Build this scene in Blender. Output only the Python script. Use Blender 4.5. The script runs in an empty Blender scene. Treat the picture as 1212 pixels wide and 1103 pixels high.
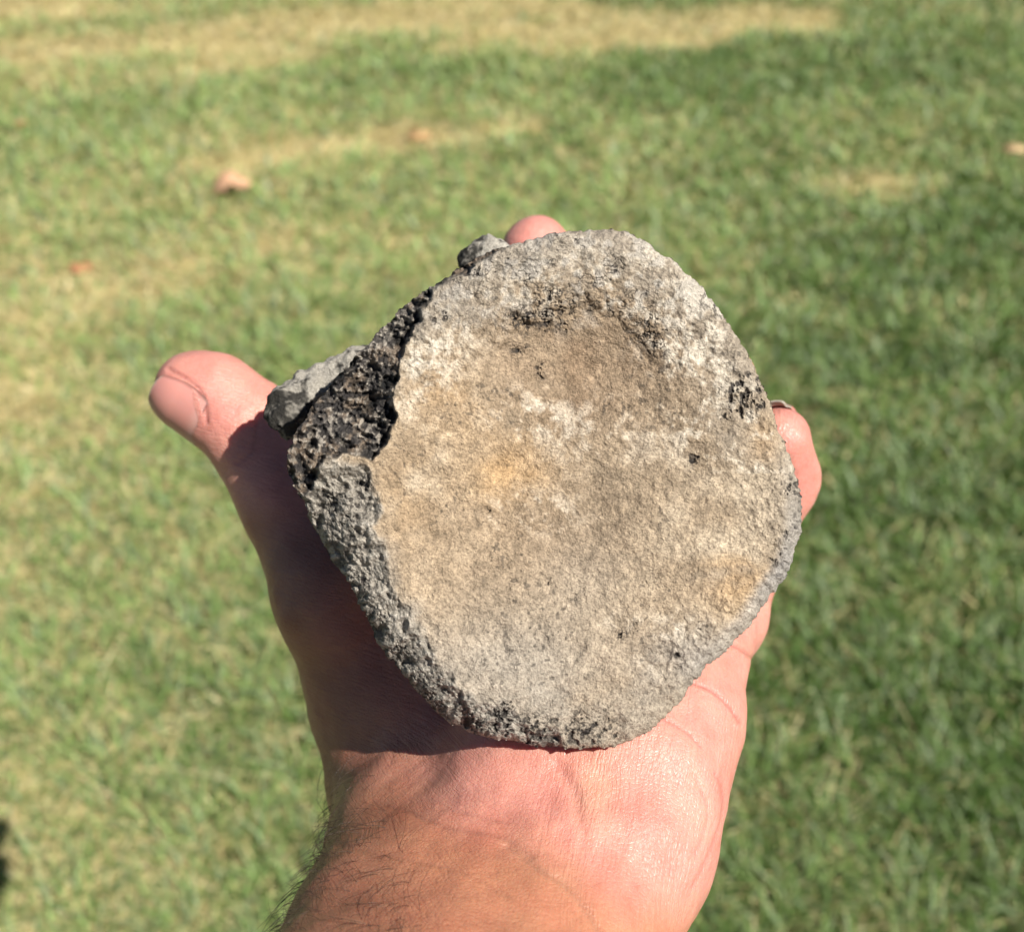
import bpy, math, random
import numpy as np
from mathutils import Vector, Matrix

random.seed(7)
rng = np.random.default_rng(11)
S = bpy.context.scene
COL = S.collection

# ------------------------------------------------------------------ camera, sky, sun, exposure
W0, H0, F = 1212.0, 1103.0, 1500.0          # photograph size and focal length in pixels
CAM_H, PITCH = 1.02, math.radians(38)
cam_d = bpy.data.cameras.new('camera')
cam = bpy.data.objects.new('camera', cam_d)
COL.objects.link(cam)
cam.location = (0, 0, CAM_H)
cam.rotation_euler = (math.pi / 2 - PITCH, 0, 0)
cam_d.sensor_fit = 'HORIZONTAL'
cam_d.sensor_width = 36.0
cam_d.lens = F / W0 * 36.0
cam_d.clip_start = 0.01
cam_d.clip_end = 500
cam_d.dof.use_dof = True
cam_d.dof.focus_distance = 0.262
cam_d.dof.aperture_fstop = cam_d.lens / 2.75
cam_d.dof.aperture_blades = 0
S.camera = cam

SUN_CAM = np.array([0.505, 0.338, 0.79])     # towards the sun: right, up, back
SUN_CAM /= np.linalg.norm(SUN_CAM)
R_AX = np.array([1.0, 0, 0])
U_AX = np.array([0, math.sin(PITCH), math.cos(PITCH)])
B_AX = np.array([0, -math.cos(PITCH), math.sin(PITCH)])
M_CAM = np.stack([R_AX, U_AX, B_AX])         # rows
SUN_W = SUN_CAM @ M_CAM
sun_el = math.asin(SUN_W[2])
sun_az = math.atan2(SUN_W[0], SUN_W[1])

world = bpy.data.worlds.new('World')
S.world = world
world.use_nodes = True
wn = world.node_tree
sky = wn.nodes.new('ShaderNodeTexSky')
sky.sky_type = 'NISHITA'
sky.sun_disc = False
sky.sun_elevation = sun_el
sky.sun_rotation = sun_az
sky.air_density = 0.55       # dry, deep blue sky
sky.dust_density = 0.25
sky.altitude = 1200
bg = wn.nodes['Background']
bg.inputs['Strength'].default_value = 0.05
wn.links.new(sky.outputs[0], bg.inputs['Color'])

sun_d = bpy.data.lights.new('sun', 'SUN')
sun_d.energy = 5.0
sun_d.angle = math.radians(0.53)
sun_d.color = (1.0, 0.95, 0.87)
sun = bpy.data.objects.new('sun', sun_d)
COL.objects.link(sun)
sun.rotation_euler = Vector(SUN_W).to_track_quat('Z', 'Y').to_euler()
sun.location = (2, -2, 4)

S.view_settings.view_transform = 'Standard'
S.view_settings.look = 'None'
S.view_settings.gamma = 1
S.view_settings.exposure = 0.68
S.render.engine = 'CYCLES'

# ------------------------------------------------------------------ helpers
def cam2w(P):
    """camera coordinates (right, up, forward) to world"""
    P = np.asarray(P, float)
    Q = P.copy()
    Q[..., 2] = -P[..., 2]
    return Q @ M_CAM + np.array([0, 0, CAM_H])

def pix(px, py, d):
    """a pixel of the photograph at a distance, in (right, up, forward)"""
    px, py, d = np.broadcast_arrays(np.asarray(px, float), np.asarray(py, float), np.asarray(d, float))
    return np.stack([(px - W0 / 2) / F * d, -(py - H0 / 2) / F * d, d], -1)

def topix(P):
    return W0 / 2 + P[..., 0] / P[..., 2] * F, H0 / 2 - P[..., 1] / P[..., 2] * F

def ground(px, py, z=0.0):
    d = np.stack([(np.asarray(px, float) - W0 / 2) / F, -(np.asarray(py, float) - H0 / 2) / F, -np.ones_like(np.asarray(px, float))], -1) @ M_CAM
    t = (z - CAM_H) / d[..., 2]
    return d * t[..., None] + np.array([0, 0, CAM_H])

def sstep(a, b, x):
    t = np.clip((x - a) / (b - a), 0, 1)
    return t * t * (3 - 2 * t)

def _hash(ix, iy, iz, seed):
    h = (ix.astype(np.uint32) * np.uint32(374761393) + iy.astype(np.uint32) * np.uint32(668265263)
         + iz.astype(np.uint32) * np.uint32(2147483647 - 118) + np.uint32((seed * 974634777 + 12345) % 4294967296))
    h = (h ^ (h >> np.uint32(13))) * np.uint32(1274126177)
    h = (h ^ (h >> np.uint32(16))) * np.uint32(2246822519)
    h = h ^ (h >> np.uint32(15))
    return h.astype(np.float64) / 4294967295.0

def vnoise(P, seed=0):
    """value noise, -1..1, P is (n,3)"""
    i = np.floor(P).astype(np.int64)
    f = P - i
    f = f * f * f * (f * (f * 6 - 15) + 10)
    r = np.zeros(len(P))
    for a in (0, 1):
        wx = f[:, 0] if a else 1 - f[:, 0]
        for b in (0, 1):
            wy = f[:, 1] if b else 1 - f[:, 1]
            for c in (0, 1):
                wz = f[:, 2] if c else 1 - f[:, 2]
                r += wx * wy * wz * _hash(i[:, 0] + a, i[:, 1] + b, i[:, 2] + c, seed)
    return r * 2 - 1

def fbm(P, octv=4, seed=0, gain=0.5):
    r = np.zeros(len(P)); a = 1.0; s = 0
    rot = np.array([[0.8, 0.6, 0], [-0.48, 0.64, 0.6], [0.36, -0.48, 0.8]])
    for o in range(octv):
        r += a * vnoise(P, seed + o * 17); s += a
        a *= gain; P = (P @ rot) * 2.03 + 11.7
    return r / s * 1.6

def worley(P, seed=0):
    """distance to the nearest feature point"""
    i = np.floor(P).astype(np.int64)
    best = np.full(len(P), 9.0)
    for a in (-1, 0, 1):
        for b in (-1, 0, 1):
            for c in (-1, 0, 1):
                q = i + np.array([a, b, c])
                fx = q[:, 0] + _hash(q[:, 0], q[:, 1], q[:, 2], seed)
                fy = q[:, 1] + _hash(q[:, 0], q[:, 1], q[:, 2], seed + 1)
                fz = q[:, 2] + _hash(q[:, 0], q[:, 1], q[:, 2], seed + 2)
                d = (P[:, 0] - fx) ** 2 + (P[:, 1] - fy) ** 2 + (P[:, 2] - fz) ** 2
                best = np.minimum(best, d)
    return np.sqrt(best)

def catmull(pts, n=8, closed=False):
    p = np.asarray(pts, float)
    m = len(p); out = []
    rngi = range(m) if closed else range(m - 1)
    for i in rngi:
        if closed:
            a, b, c, d = p[(i - 1) % m], p[i], p[(i + 1) % m], p[(i + 2) % m]
        else:
            a, b, c, d = p[max(i - 1, 0)], p[i], p[i + 1], p[min(i + 2, m - 1)]
        for k in range(n):
            t = k / n
            out.append(0.5 * ((2 * b) + (-a + c) * t + (2 * a - 5 * b + 4 * c - d) * t * t + (-a + 3 * b - 3 * c + d) * t ** 3))
    if not closed:
        out.append(p[-1])
    return np.array(out)

def dist_poly(x, y, poly, closed=True):
    """distance to a polyline"""
    best = np.full(x.shape, 1e9)
    n = len(poly)
    for i in range(n if closed else n - 1):
        a = poly[i]; b = poly[(i + 1) % n]
        vx, vy = b[0] - a[0], b[1] - a[1]
        L = vx * vx + vy * vy + 1e-9
        t = np.clip(((x - a[0]) * vx + (y - a[1]) * vy) / L, 0, 1)
        dx = x - a[0] - t * vx; dy = y - a[1] - t * vy
        best = np.minimum(best, dx * dx + dy * dy)
    return np.sqrt(best)

def inside(x, y, poly):
    r = np.zeros(x.shape, bool)
    n = len(poly)
    for i in range(n):
        a = poly[i]; b = poly[(i + 1) % n]
        c = ((a[1] > y) != (b[1] > y)) & (x < (b[0] - a[0]) * (y - a[1]) / (b[1] - a[1] + 1e-12) + a[0])
        r ^= c
    return r

def mesh_obj(name, V, faces, mat, parent=None, smooth=True, colors=None, attrs=None):
    """faces: (n,3) or (n,4) int array, or a list of such arrays"""
    me = bpy.data.meshes.new(name)
    V = np.asarray(V, np.float32)
    fl = faces if isinstance(faces, list) else [faces]
    fl = [np.asarray(f, np.int32) for f in fl if len(f)]
    me.vertices.add(len(V)); me.vertices.foreach_set('co', V.ravel())
    nl = sum(f.size for f in fl)
    me.loops.add(nl)
    me.loops.foreach_set('vertex_index', np.concatenate([f.ravel() for f in fl]))
    tot = np.concatenate([np.full(len(f), f.shape[1], np.int32) for f in fl])
    me.polygons.add(len(tot))
    me.polygons.foreach_set('loop_start', np.concatenate([[0], np.cumsum(tot)[:-1]]).astype(np.int32))
    me.polygons.foreach_set('loop_total', tot)
    if smooth:
        me.polygons.foreach_set('use_smooth', np.ones(len(tot), bool))
    me.update(calc_edges=True)
    if colors is not None:
        a = me.attributes.new('tint', 'FLOAT_COLOR', 'POINT')
        c = np.ones((len(V), 4), np.float32); c[:, :3] = colors
        a.data.foreach_set('color', c.ravel())
    for k, v in (attrs or {}).items():
        a = me.attributes.new(k, 'FLOAT', 'POINT')
        a.data.foreach_set('value', np.asarray(v, np.float32))
    me.materials.append(mat)
    o = bpy.data.objects.new(name, me)
    COL.objects.link(o)
    if parent is not None:
        o.parent = parent
        o.matrix_parent_inverse = parent.matrix_world.inverted()
    return o

def tag(o, label, cat, group=None):
    o['label'] = label; o['category'] = cat
    if group: o['group'] = group

def vnormals(V, Fq):
    n = np.zeros_like(V)
    a, b, c = V[Fq[:, 0]], V[Fq[:, 1]], V[Fq[:, 2]]
    fn = np.cross(b - a, c - a)
    if Fq.shape[1] == 4:
        d = V[Fq[:, 3]]
        fn = np.cross(c - a, d - b)
    for k in range(Fq.shape[1]):
        for ax in range(3):
            n[:, ax] += np.bincount(Fq[:, k], fn[:, ax], len(V))
    return n / (np.linalg.norm(n, axis=1)[:, None] + 1e-20)

def surface_nets(f, org, h):
    """f<0 inside; returns verts (grid coords scaled) and quads"""
    nx, ny, nz = f.shape
    s = f < 0
    c = [s[a:nx - 1 + a, b:ny - 1 + b, d:nz - 1 + d] for a in (0, 1) for b in (0, 1) for d in (0, 1)]
    cnt = sum(q.astype(np.int8) for q in c)
    act = (cnt > 0) & (cnt < 8)
    idx = np.full(act.shape, -1, np.int64)
    ii = np.argwhere(act)
    idx[act] = np.arange(len(ii))
    pos = np.zeros((len(ii), 3)); w = np.zeros(len(ii))
    corners = [(a, b, d) for a in (0, 1) for b in (0, 1) for d in (0, 1)]
    val = {q: f[ii[:, 0] + q[0], ii[:, 1] + q[1], ii[:, 2] + q[2]] for q in corners}
    for p in corners:
        for ax in range(3):
            if p[ax] == 0:
                q = list(p); q[ax] = 1; q = tuple(q)
                fa, fb = val[p], val[q]
                m = (fa < 0) != (fb < 0)
                t = np.where(m, fa / (fa - fb + 1e-20), 0)
                for k in range(3):
                    base = p[k] + (t if k == ax else 0)
                    pos[:, k] += np.where(m, base, 0)
                w += m
    pos = (pos / w[:, None] + ii) * h + org
    quads = []
    for ax in range(3):
        sl0 = [slice(0, n - 1) for n in (nx, ny, nz)]
        A = s; 
        lo = [slice(None)] * 3; hi = [slice(None)] * 3
        lo[ax] = slice(0, -1); hi[ax] = slice(1, None)
        e = A[tuple(lo)] != A[tuple(hi)]
        ed = np.argwhere(e)
        u, v = [(1, 2), (2, 0), (0, 1)][ax]
        ok = (ed[:, u] > 0) & (ed[:, v] > 0) & (ed[:, u] < f.shape[u] - 1) & (ed[:, v] < f.shape[v] - 1)
        ed = ed[ok]
        def cell(du, dv):
            q = ed.copy(); q[:, u] += du; q[:, v] += dv
            return idx[q[:, 0], q[:, 1], q[:, 2]]
        Q = np.stack([cell(-1, -1), cell(0, -1), cell(0, 0), cell(-1, 0)], 1)
        flip = ~s[ed[:, 0], ed[:, 1], ed[:, 2]]
        Q[flip] = Q[flip][:, ::-1]
        quads.append(Q)
    return pos, np.concatenate(quads)

def smooth_mesh(V, Q, it=3, lam=0.5):
    E = np.concatenate([Q[:, [0, 1]], Q[:, [1, 2]], Q[:, [2, 3]], Q[:, [3, 0]]])
    i = np.concatenate([E[:, 0], E[:, 1]]); j = np.concatenate([E[:, 1], E[:, 0]])
    deg = np.bincount(i, minlength=len(V))
    for k in range(it):
        for l in (lam, -lam * 1.02):
            A = np.stack([np.bincount(i, V[j, a], len(V)) for a in range(3)], 1) / np.maximum(deg, 1)[:, None]
            V = V + l * (A - V)
    return V

class SDF:
    def __init__(self, lo, hi, h):
        self.h = h; self.lo = np.asarray(lo, float)
        n = np.ceil((np.asarray(hi) - self.lo) / h).astype(int) + 1
        self.n = n
        self.f = np.full(n, 0.05, np.float32)
    def cone(self, a, b, ra, rb, k=0.005, flat=None):
        a = np.asarray(a, float); b = np.asarray(b, float)
        m = max(ra, rb) + 3 * k + 0.004
        i0 = np.clip(np.floor((np.minimum(a, b) - m - self.lo) / self.h).astype(int), 0, self.n - 1)
        i1 = np.clip(np.ceil((np.maximum(a, b) + m - self.lo) / self.h).astype(int) + 1, 1, self.n)
        ax = [self.lo[q] + np.arange(i0[q], i1[q]) * self.h for q in range(3)]
        X, Y, Z = np.meshgrid(*ax, indexing='ij')
        d = b - a; L = d @ d
        t = np.clip(((X - a[0]) * d[0] + (Y - a[1]) * d[1] + (Z - a[2]) * d[2]) / (L + 1e-12), 0, 1)
        dx = X - a[0] - t * d[0]; dy = Y - a[1] - t * d[1]; dz = Z - a[2] - t * d[2]
        g = np.sqrt(dx * dx + dy * dy + dz * dz) - (ra + (rb - ra) * t)
        sl = tuple(slice(i0[q], i1[q]) for q in range(3))
        o = self.f[sl]
        hh = np.clip(0.5 + 0.5 * (o - g) / k, 0, 1)
        self.f[sl] = (o * (1 - hh) + g * hh - k * hh * (1 - hh)).astype(np.float32)
    def mesh(self):
        return surface_nets(self.f, self.lo, self.h)

# --- node helpers
def new_mat(name):
    m = bpy.data.materials.new(name); m.use_nodes = True
    nt = m.node_tree
    return m, nt, nt.nodes['Principled BSDF']

def N(nt, kind, **kw):
    n = nt.nodes.new(kind)
    for k, v in kw.items():
        if k.startswith('i_'):
            n.inputs[k[2:].replace('_', ' ')].default_value = v
        else:
            setattr(n, k, v)
    return n

def ramp(nt, fac, stops):
    r = N(nt, 'ShaderNodeValToRGB')
    el = r.color_ramp.elements
    while len(el) < len(stops): el.new(0.5)
    for e, (p, c) in zip(el, stops):
        e.position = p; e.color = (*c, 1) if len(c) == 3 else c
    nt.links.new(fac, r.inputs['Fac'])
    return r.outputs['Color']

def mixc(nt, fac, a, b, mode='MIX'):
    m = N(nt, 'ShaderNodeMix', data_type='RGBA', blend_type=mode)
    for sock, v in ((m.inputs[0], fac), (m.inputs[6], a), (m.inputs[7], b)):
        if isinstance(v, (int, float)): sock.default_value = v
        elif isinstance(v, tuple): sock.default_value = (*v, 1)
        else: nt.links.new(v, sock)
    return m.outputs[2]

def objco(nt, scale=1.0):
    g = N(nt, 'ShaderNodeTexCoord')
    mp = N(nt, 'ShaderNodeMapping')
    mp.inputs['Scale'].default_value = (scale,) * 3 if isinstance(scale, (int, float)) else scale
    nt.links.new(g.outputs['Object'], mp.inputs['Vector'])
    return mp.outputs['Vector']

# ------------------------------------------------------------------ the lawn: ground sheet
gm, nt, bs = new_mat('lawn_ground')
v = objco(nt, 1.0)
n1 = N(nt, 'ShaderNodeTexNoise', i_Scale=2.2, i_Detail=6.0)
nt.links.new(v, n1.inputs['Vector'])
n2 = N(nt, 'ShaderNodeTexNoise', i_Scale=70.0, i_Detail=4.0)
nt.links.new(v, n2.inputs['Vector'])
c = ramp(nt, n1.outputs['Fac'], [(0.35, (0.075, 0.105, 0.03)), (0.55, (0.14, 0.15, 0.06)), (0.72, (0.34, 0.30, 0.16))])
c = mixc(nt, 0.55, c, ramp(nt, n2.outputs['Fac'], [(0.3, (0.05, 0.055, 0.022)), (0.7, (0.27, 0.25, 0.125))]))
nt.links.new(c, bs.inputs['Base Color'])
bs.inputs['Roughness'].default_value = 0.9
bp = N(nt, 'ShaderNodeBump', i_Strength=0.8, i_Distance=0.02)
nt.links.new(n2.outputs['Fac'], bp.inputs['Height'])
nt.links.new(bp.outputs['Normal'], bs.inputs['Normal'])
gx = np.linspace(-90, 90, 61)
GX, GY = np.meshgrid(gx, gx, indexing='ij')
GV = np.stack([GX.ravel(), GY.ravel(), np.zeros(GX.size)], 1)
ii = np.arange(61 * 61).reshape(61, 61)
GQ = np.stack([ii[:-1, :-1].ravel(), ii[1:, :-1].ravel(), ii[1:, 1:].ravel(), ii[:-1, 1:].ravel()], 1)
go = mesh_obj('ground', GV, GQ, gm)
go['kind'] = 'structure'

# ------------------------------------------------------------------ the lawn: grass blades
def dryness(gp, green=False):
    """how straw-coloured the lawn is at ground points (bands seen in the photo)"""
    px_, py_ = None, None
    dry = np.zeros(len(gp))
    bands = [  # pixel polyline, half width in m, strength
        ([(60, 75), (180, 62), (330, 45), (520, 38)], 0.20, 0.80),
        ([(160, 88), (300, 78), (520, 60)], 0.10, 0.6),
        ([(600, 12), (720, 40), (830, 48), (960, 20)], 0.24, 0.85),
        ([(255, 205), (360, 184), (470, 172), (640, 160)], 0.085, 1.0),
        ([(980, 10), (1100, 20), (1250, 15)], 0.18, 0.32),
        ([(-40, 25), (60, 8), (180, 0)], 0.22, 0.7),
        ([(980, 225), (1050, 228)], 0.08, 0.5),
        ([(-30, 120), (60, 100)], 0.10, 0.6),
        ([(60, 340), (150, 350), (200, 330)], 0.12, 0.4),
        ([(0, 205), (40, 200)], 0.06, 0.6),
        ([(330, 300), (470, 290)], 0.06, 0.45),
        ([(0, 960), (120, 1010), (220, 1080)], 0.07, 0.15),
        ([(-20, 330), (0, 480), (-10, 640)], 0.16, 0.35),
    ]
    if green:
        bands = [([(-20, 175), (120, 140), (250, 128), (400, 105), (540, 92)], 0.24, 0.9), ([(740, 115), (900, 90), (1060, 75), (1250, 90)], 0.30, 0.9),
                 ([(0, 30), (90, 34), (300, 12)], 0.16, 0.6), ([(880, 400), (1000, 440), (1200, 420)], 0.16, 0.8), ([(960, 330), (1240, 300)], 0.16, 0.6),
                 ([(900, 620), (1200, 600)], 0.18, 0.6), ([(1000, 800), (1240, 780)], 0.16, 0.5), ([(300, 250), (520, 215)], 0.10, 0.4)]
    wob = fbm(np.c_[gp[:, :2] * 5.0, np.zeros(len(gp))], 3, 5) * 0.07
    for pl, hw, st in bands:
        a = np.array(pl, float)
        g = ground(a[:, 0], a[:, 1])[:, :2]
        d = dist_poly(gp[:, 0], gp[:, 1], g, False) + wob * 0.6 * min(1, hw / 0.1)
        hw = hw * 0.76
        dry = np.maximum(dry, st * (sstep(hw, hw * 0.3, d) if green else sstep(hw * 1.5, 0, d)))
    if green: return dry
    brk = fbm(np.c_[gp[:, :2] * np.array([3.5, 7.0]), np.full(len(gp), 3.3)], 3, 77)
    return dry * sstep(-0.55, 0.15, brk)

def make_blades(n, xr, yr, power):
    # more blades close to the camera
    y = yr[0] + (yr[1] - yr[0]) * rng.random(n) ** power
    half = 0.34 + 0.40 * y
    x = (rng.random(n) * 2 - 1) * np.minimum(half, xr)
    gp = np.c_[x, y, np.zeros(n)]
    dist = np.sqrt(y * y + 0.6)
    dry = dryness(gp); lush = dryness(gp, True)
    big = fbm(np.c_[gp[:, :2] * 2.6, np.zeros(n)], 3, 3)
    mid = fbm(np.c_[gp[:, :2] * 20.0, np.zeros(n)], 3, 8)
    tuft = fbm(np.c_[gp[:, :2] * 85.0, np.zeros(n)], 2, 21)
    side = np.clip(-x / 0.6, -1, 1)                      # paler, strawier left; blade colour also carries the brightening opposite the sun
    far = sstep(0.8, 2.0, y)  # farther blades drier and paler, colour also carries brightening from view angle
    pd = np.clip(0.24 + 0.16 * far + 0.19 * side + 0.15 * mid + 0.14 * big + 0.24 * tuft - 0.20 * lush, 0.02, 0.80)
    pd = np.clip(pd + dry * 1.05, 0, 0.97)
    isdry = rng.random(n) < pd
    h = (0.012 + 0.021 * rng.random(n)) * (1 + 0.28 * mid + 0.45 * tuft) * (1 - 0.35 * dry)
    h = np.clip(h, 0.008, 0.06)
    w = (0.0014 + 0.0017 * rng.random(n)) * np.clip(dist / 1.0, 0.9, 2.2)
    az = rng.random(n) * 2 * np.pi
    lean = (0.35 + 0.9 * rng.random(n)) * h * np.where(isdry, 1.9, 1.0)
    hz = h * np.where(isdry, 0.55, 1.0)
    ld = np.c_[np.cos(az), np.sin(az)]
    az2 = az + np.pi / 2 + rng.normal(0, 0.5, n)
    wd = np.c_[np.cos(az2), np.sin(az2)] * w[:, None] * 0.5
    V = np.zeros((n, 5, 3))
    V[:, 0, :2] = gp[:, :2] - wd; V[:, 1, :2] = gp[:, :2] + wd
    m = gp[:, :2] + ld * (lean * 0.35)[:, None]
    V[:, 2, :2] = m - wd * 0.85; V[:, 3, :2] = m + wd * 0.85
    V[:, 2, 2] = V[:, 3, 2] = hz * 0.62
    V[:, 4, :2] = gp[:, :2] + ld * lean[:, None]; V[:, 4, 2] = hz
    b = np.arange(n)[:, None] * 5
    Q = b + np.array([[0, 1, 3, 2]]); T = b + np.array([[2, 3, 4]])
    # colours
    g1 = np.array([0.080, 0.155, 0.032]); g2 = np.array([0.275, 0.395, 0.140]); g3 = np.array([0.230, 0.310, 0.170])
    s1 = np.array([0.57, 0.52, 0.28]); s2 = np.array([0.46, 0.41, 0.205]); s3 = np.array([0.66, 0.60, 0.38])
    t = np.clip(0.42 + 0.25 * mid + 0.22 * big + 0.40 * side + 0.42 * far - 0.30 * lush + rng.normal(0, 0.28, n), 0, 1)[:, None]
    green = g1 * (1 - t) + g2 * t
    k = (rng.random(n) < 0.25)[:, None]
    green = np.where(k, g3, green)
    t = rng.random(n)[:, None]
    straw = np.where(t < 0.5, s1 * (1 - 2 * t) + s2 * 2 * t, s1 * (2 - 2 * t) + s3 * (2 * t - 1))
    c = np.where(isdry[:, None], straw, green) * (0.8 + 0.4 * rng.random(n))[:, None]
    C = np.repeat(c[:, None, :], 5, 1)
    C[:, 0:2] *= np.array([1.05, 0.85, 0.9])
    C[:, 4] *= np.array([1.25, 1.12, 1.0])
    return V.reshape(-1, 3), Q, T, C.reshape(-1, 3)

bm_, nt, bs = new_mat('grass_blade')
at = N(nt, 'ShaderNodeAttribute', attribute_name='tint')
nt.links.new(at.outputs['Color'], bs.inputs['Base Color'])
bs.inputs['Roughness'].default_value = 0.5
bs.inputs['Specular IOR Level'].default_value = 0.35
tr = N(nt, 'ShaderNodeBsdfTranslucent')
nt.links.new(mixc(nt, 1.0, at.outputs['Color'], (1.3, 1.3, 0.6), 'MULTIPLY'), tr.inputs['Color'])
mx = N(nt, 'ShaderNodeMixShader'); mx.inputs[0].default_value = 0.28
nt.links.new(bs.outputs[0], mx.inputs[1]); nt.links.new(tr.outputs[0], mx.inputs[2])
nt.links.new(mx.outputs[0], nt.nodes['Material Output'].inputs['Surface'])
V, Q, T, C = make_blades(430000, 3.0, (0.40, 4.1), 1.2)
gr = mesh_obj('grass', V, [Q, T], bm_, smooth=False, colors=C)
gr['kind'] = 'stuff'

# ------------------------------------------------------------------ fallen leaves on the lawn
lm, nt, bs = new_mat('dry_leaf')
at = N(nt, 'ShaderNodeAttribute', attribute_name='tint')
nz = N(nt, 'ShaderNodeTexNoise', i_Scale=60.0, i_Detail=4.0)
nt.links.new(objco(nt), nz.inputs['Vector'])
c = mixc(nt, ramp(nt, nz.outputs['Fac'], [(0.35, (0, 0, 0)), (0.7, (0.5, 0.5, 0.5))]), at.outputs['Color'], (0.25, 0.13, 0.06))
nt.links.new(c, bs.inputs['Base Color'])
bs.inputs['Roughness'].default_value = 0.6

def make_leaf(px, py, length, width, fold, rot, tint, lift, label, arch=0.14):
    """a dry leaf: pointed outline, folded along its midrib, edges curling, with a stalk"""
    nu, nv = 25, 17
    u = np.linspace(0, 1, nu); v_ = np.linspace(-1, 1, nv)
    U, Vv = np.meshgrid(u, v_, indexing='ij')
    prof = np.sin(np.pi * np.clip(U, 0, 1) ** 0.85) ** 0.6 * (1 + 0.10 * np.sin(U * 23) * np.abs(Vv))
    y = Vv * prof * width / 2
    x = (U - 0.5) * length
    a = np.abs(y) * 1.0
    z = -a * math.tan(fold) * (1 - 0.25 * a / width) + arch * length * np.sin(np.pi * U) - 0.02 * length * np.cos(U * 9)
    yy = y * math.cos(fold * 0.6)
    P = np.c_[x.ravel(), yy.ravel(), z.ravel()]
    P[:, 2] += fbm(P * 60, 2, 4) * 0.003
    ca, sa = math.cos(rot), math.sin(rot)
    P = np.c_[P[:, 0] * ca - P[:, 1] * sa, P[:, 0] * sa + P[:, 1] * ca, P[:, 2]]
    P[:, 2] -= P[:, 2].min() - lift
    g = ground(np.array(px), np.array(py), lift + 0.02)
    idx = np.arange(nu * nv).reshape(nu, nv)
    Qd = np.stack([idx[:-1, :-1].ravel(), idx[1:, :-1].ravel(), idx[1:, 1:].ravel(), idx[:-1, 1:].ravel()], 1)
    th = 0.0006
    nrm = vnormals(P, Qd)
    n = len(P)
    P2 = np.r_[P + nrm * th, P - nrm * th]
    ed = np.r_[idx[0, :], idx[1:, -1], idx[-1, -2::-1], idx[-2:0:-1, 0]]
    en = np.roll(ed, -1)
    Qa = np.r_[Qd, Qd[:, ::-1] + n, np.stack([ed, ed + n, en + n, en], 1)]
    vein = np.clip(1 - np.abs(Vv.ravel()) * 9, 0, 1)[:, None]
    col = np.array(tint)[None, :] * (0.9 + 0.25 * fbm(np.c_[U.ravel() * 6, Vv.ravel() * 5, np.zeros(n)], 3, 2)[:, None]) * (1 - 0.25 * vein)
    o = mesh_obj('fallen_leaf', P2, Qa, lm, colors=np.r_[col, col])
    o.location = (g[0], g[1], 0)
    bpy.context.view_layer.update()
    # stalk
    pts = np.array([P[idx[0, nv // 2]], P[idx[0, nv // 2]] + np.array([-ca * 0.012, -sa * 0.012, 0.003]), P[idx[0, nv // 2]] + np.array([-ca * 0.028, -sa * 0.028, -0.002])])
    tv, tq = tube(catmull(pts, 4), 0.0011, 6)
    st = mesh_obj('stalk', tv, tq, lm, colors=np.tile(np.array([[0.22, 0.12, 0.06]]), (len(tv), 1)))
    st.parent = o
    tag(o, label, 'leaf', 'dry leaves fallen on the lawn')
    return o

def tube(path, r, k):
    path = np.asarray(path, float); n = len(path)
    t = np.gradient(path, axis=0); t /= np.linalg.norm(t, axis=1)[:, None] + 1e-12
    up = np.array([0.3, 0.2, 0.93])
    s = np.cross(t, up); s /= np.linalg.norm(s, axis=1)[:, None] + 1e-12
    b = np.cross(t, s)
    rr = np.broadcast_to(np.asarray(r, float), (n,))
    ang = np.arange(k) * 2 * np.pi / k
    V = (path[:, None] + rr[:, None, None] * (s[:, None] * np.cos(ang)[None, :, None] + b[:, None] * np.sin(ang)[None, :, None])).reshape(-1, 3)
    q = []
    for i in range(n - 1):
        for j in range(k):
            q.append((i * k + j, i * k + (j + 1) % k, (i + 1) * k + (j + 1) % k, (i + 1) * k + j))
    return V, np.array(q)

make_leaf(272, 213, 0.072, 0.074, 0.42, 0.30, (0.68, 0.40, 0.24), 0.018, 'large curled salmon-brown dry leaf at the left end of the straw strip on the lawn', 0.42)
make_leaf(496, 151, 0.044, 0.044, 0.35, 0.6, (0.52, 0.33, 0.15), 0.014, 'small orange-tan dry leaf lying on green grass above the straw strip')
make_leaf(92, 305, 0.042, 0.034, 0.30, 2.5, (0.50, 0.23, 0.11), 0.013, 'faint rusty brown dry leaf sunk in pale grass up and left of the thumb')
make_leaf(1206, 166, 0.042, 0.036, 0.40, 0.2, (0.62, 0.45, 0.24), 0.020, 'pale tan dry leaf at the right edge of the lawn')
make_leaf(22, 136, 0.042, 0.036, 0.30, 1.2, (0.46, 0.26, 0.12), 0.012, 'dull brown dry leaf in green grass by the far left edge')

# ------------------------------------------------------------------ the fossil vertebra held in the hand
sm, nt, bs = new_mat('fossil_bone')
at = N(nt, 'ShaderNodeAttribute', attribute_name='tint')
ap = N(nt, 'ShaderNodeAttribute', attribute_name='porous')
v1 = objco(nt, 1.0)
ng = N(nt, 'ShaderNodeTexNoise', i_Scale=1900.0, i_Detail=3.0, i_Roughness=0.7)
nt.links.new(v1, ng.inputs['Vector'])
nh = N(nt, 'ShaderNodeTexNoise', i_Scale=520.0, i_Detail=4.0, i_Roughness=0.65)
nt.links.new(v1, nh.inputs['Vector'])
grain = ramp(nt, ng.outputs['Fac'], [(0.30, (0.50, 0.48, 0.46)), (0.48, (0.98, 0.98, 0.98)), (0.66, (1.50, 1.50, 1.48))])
c = mixc(nt, 0.62, at.outputs['Color'], grain, 'MULTIPLY')
spk = ramp(nt, nh.outputs['Fac'], [(0.28, (0.70, 0.68, 0.66)), (0.44, (1, 1, 1)), (0.66, (1.10, 1.09, 1.08))])
c = mixc(nt, 0.75, c, spk, 'MULTIPLY')
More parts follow.
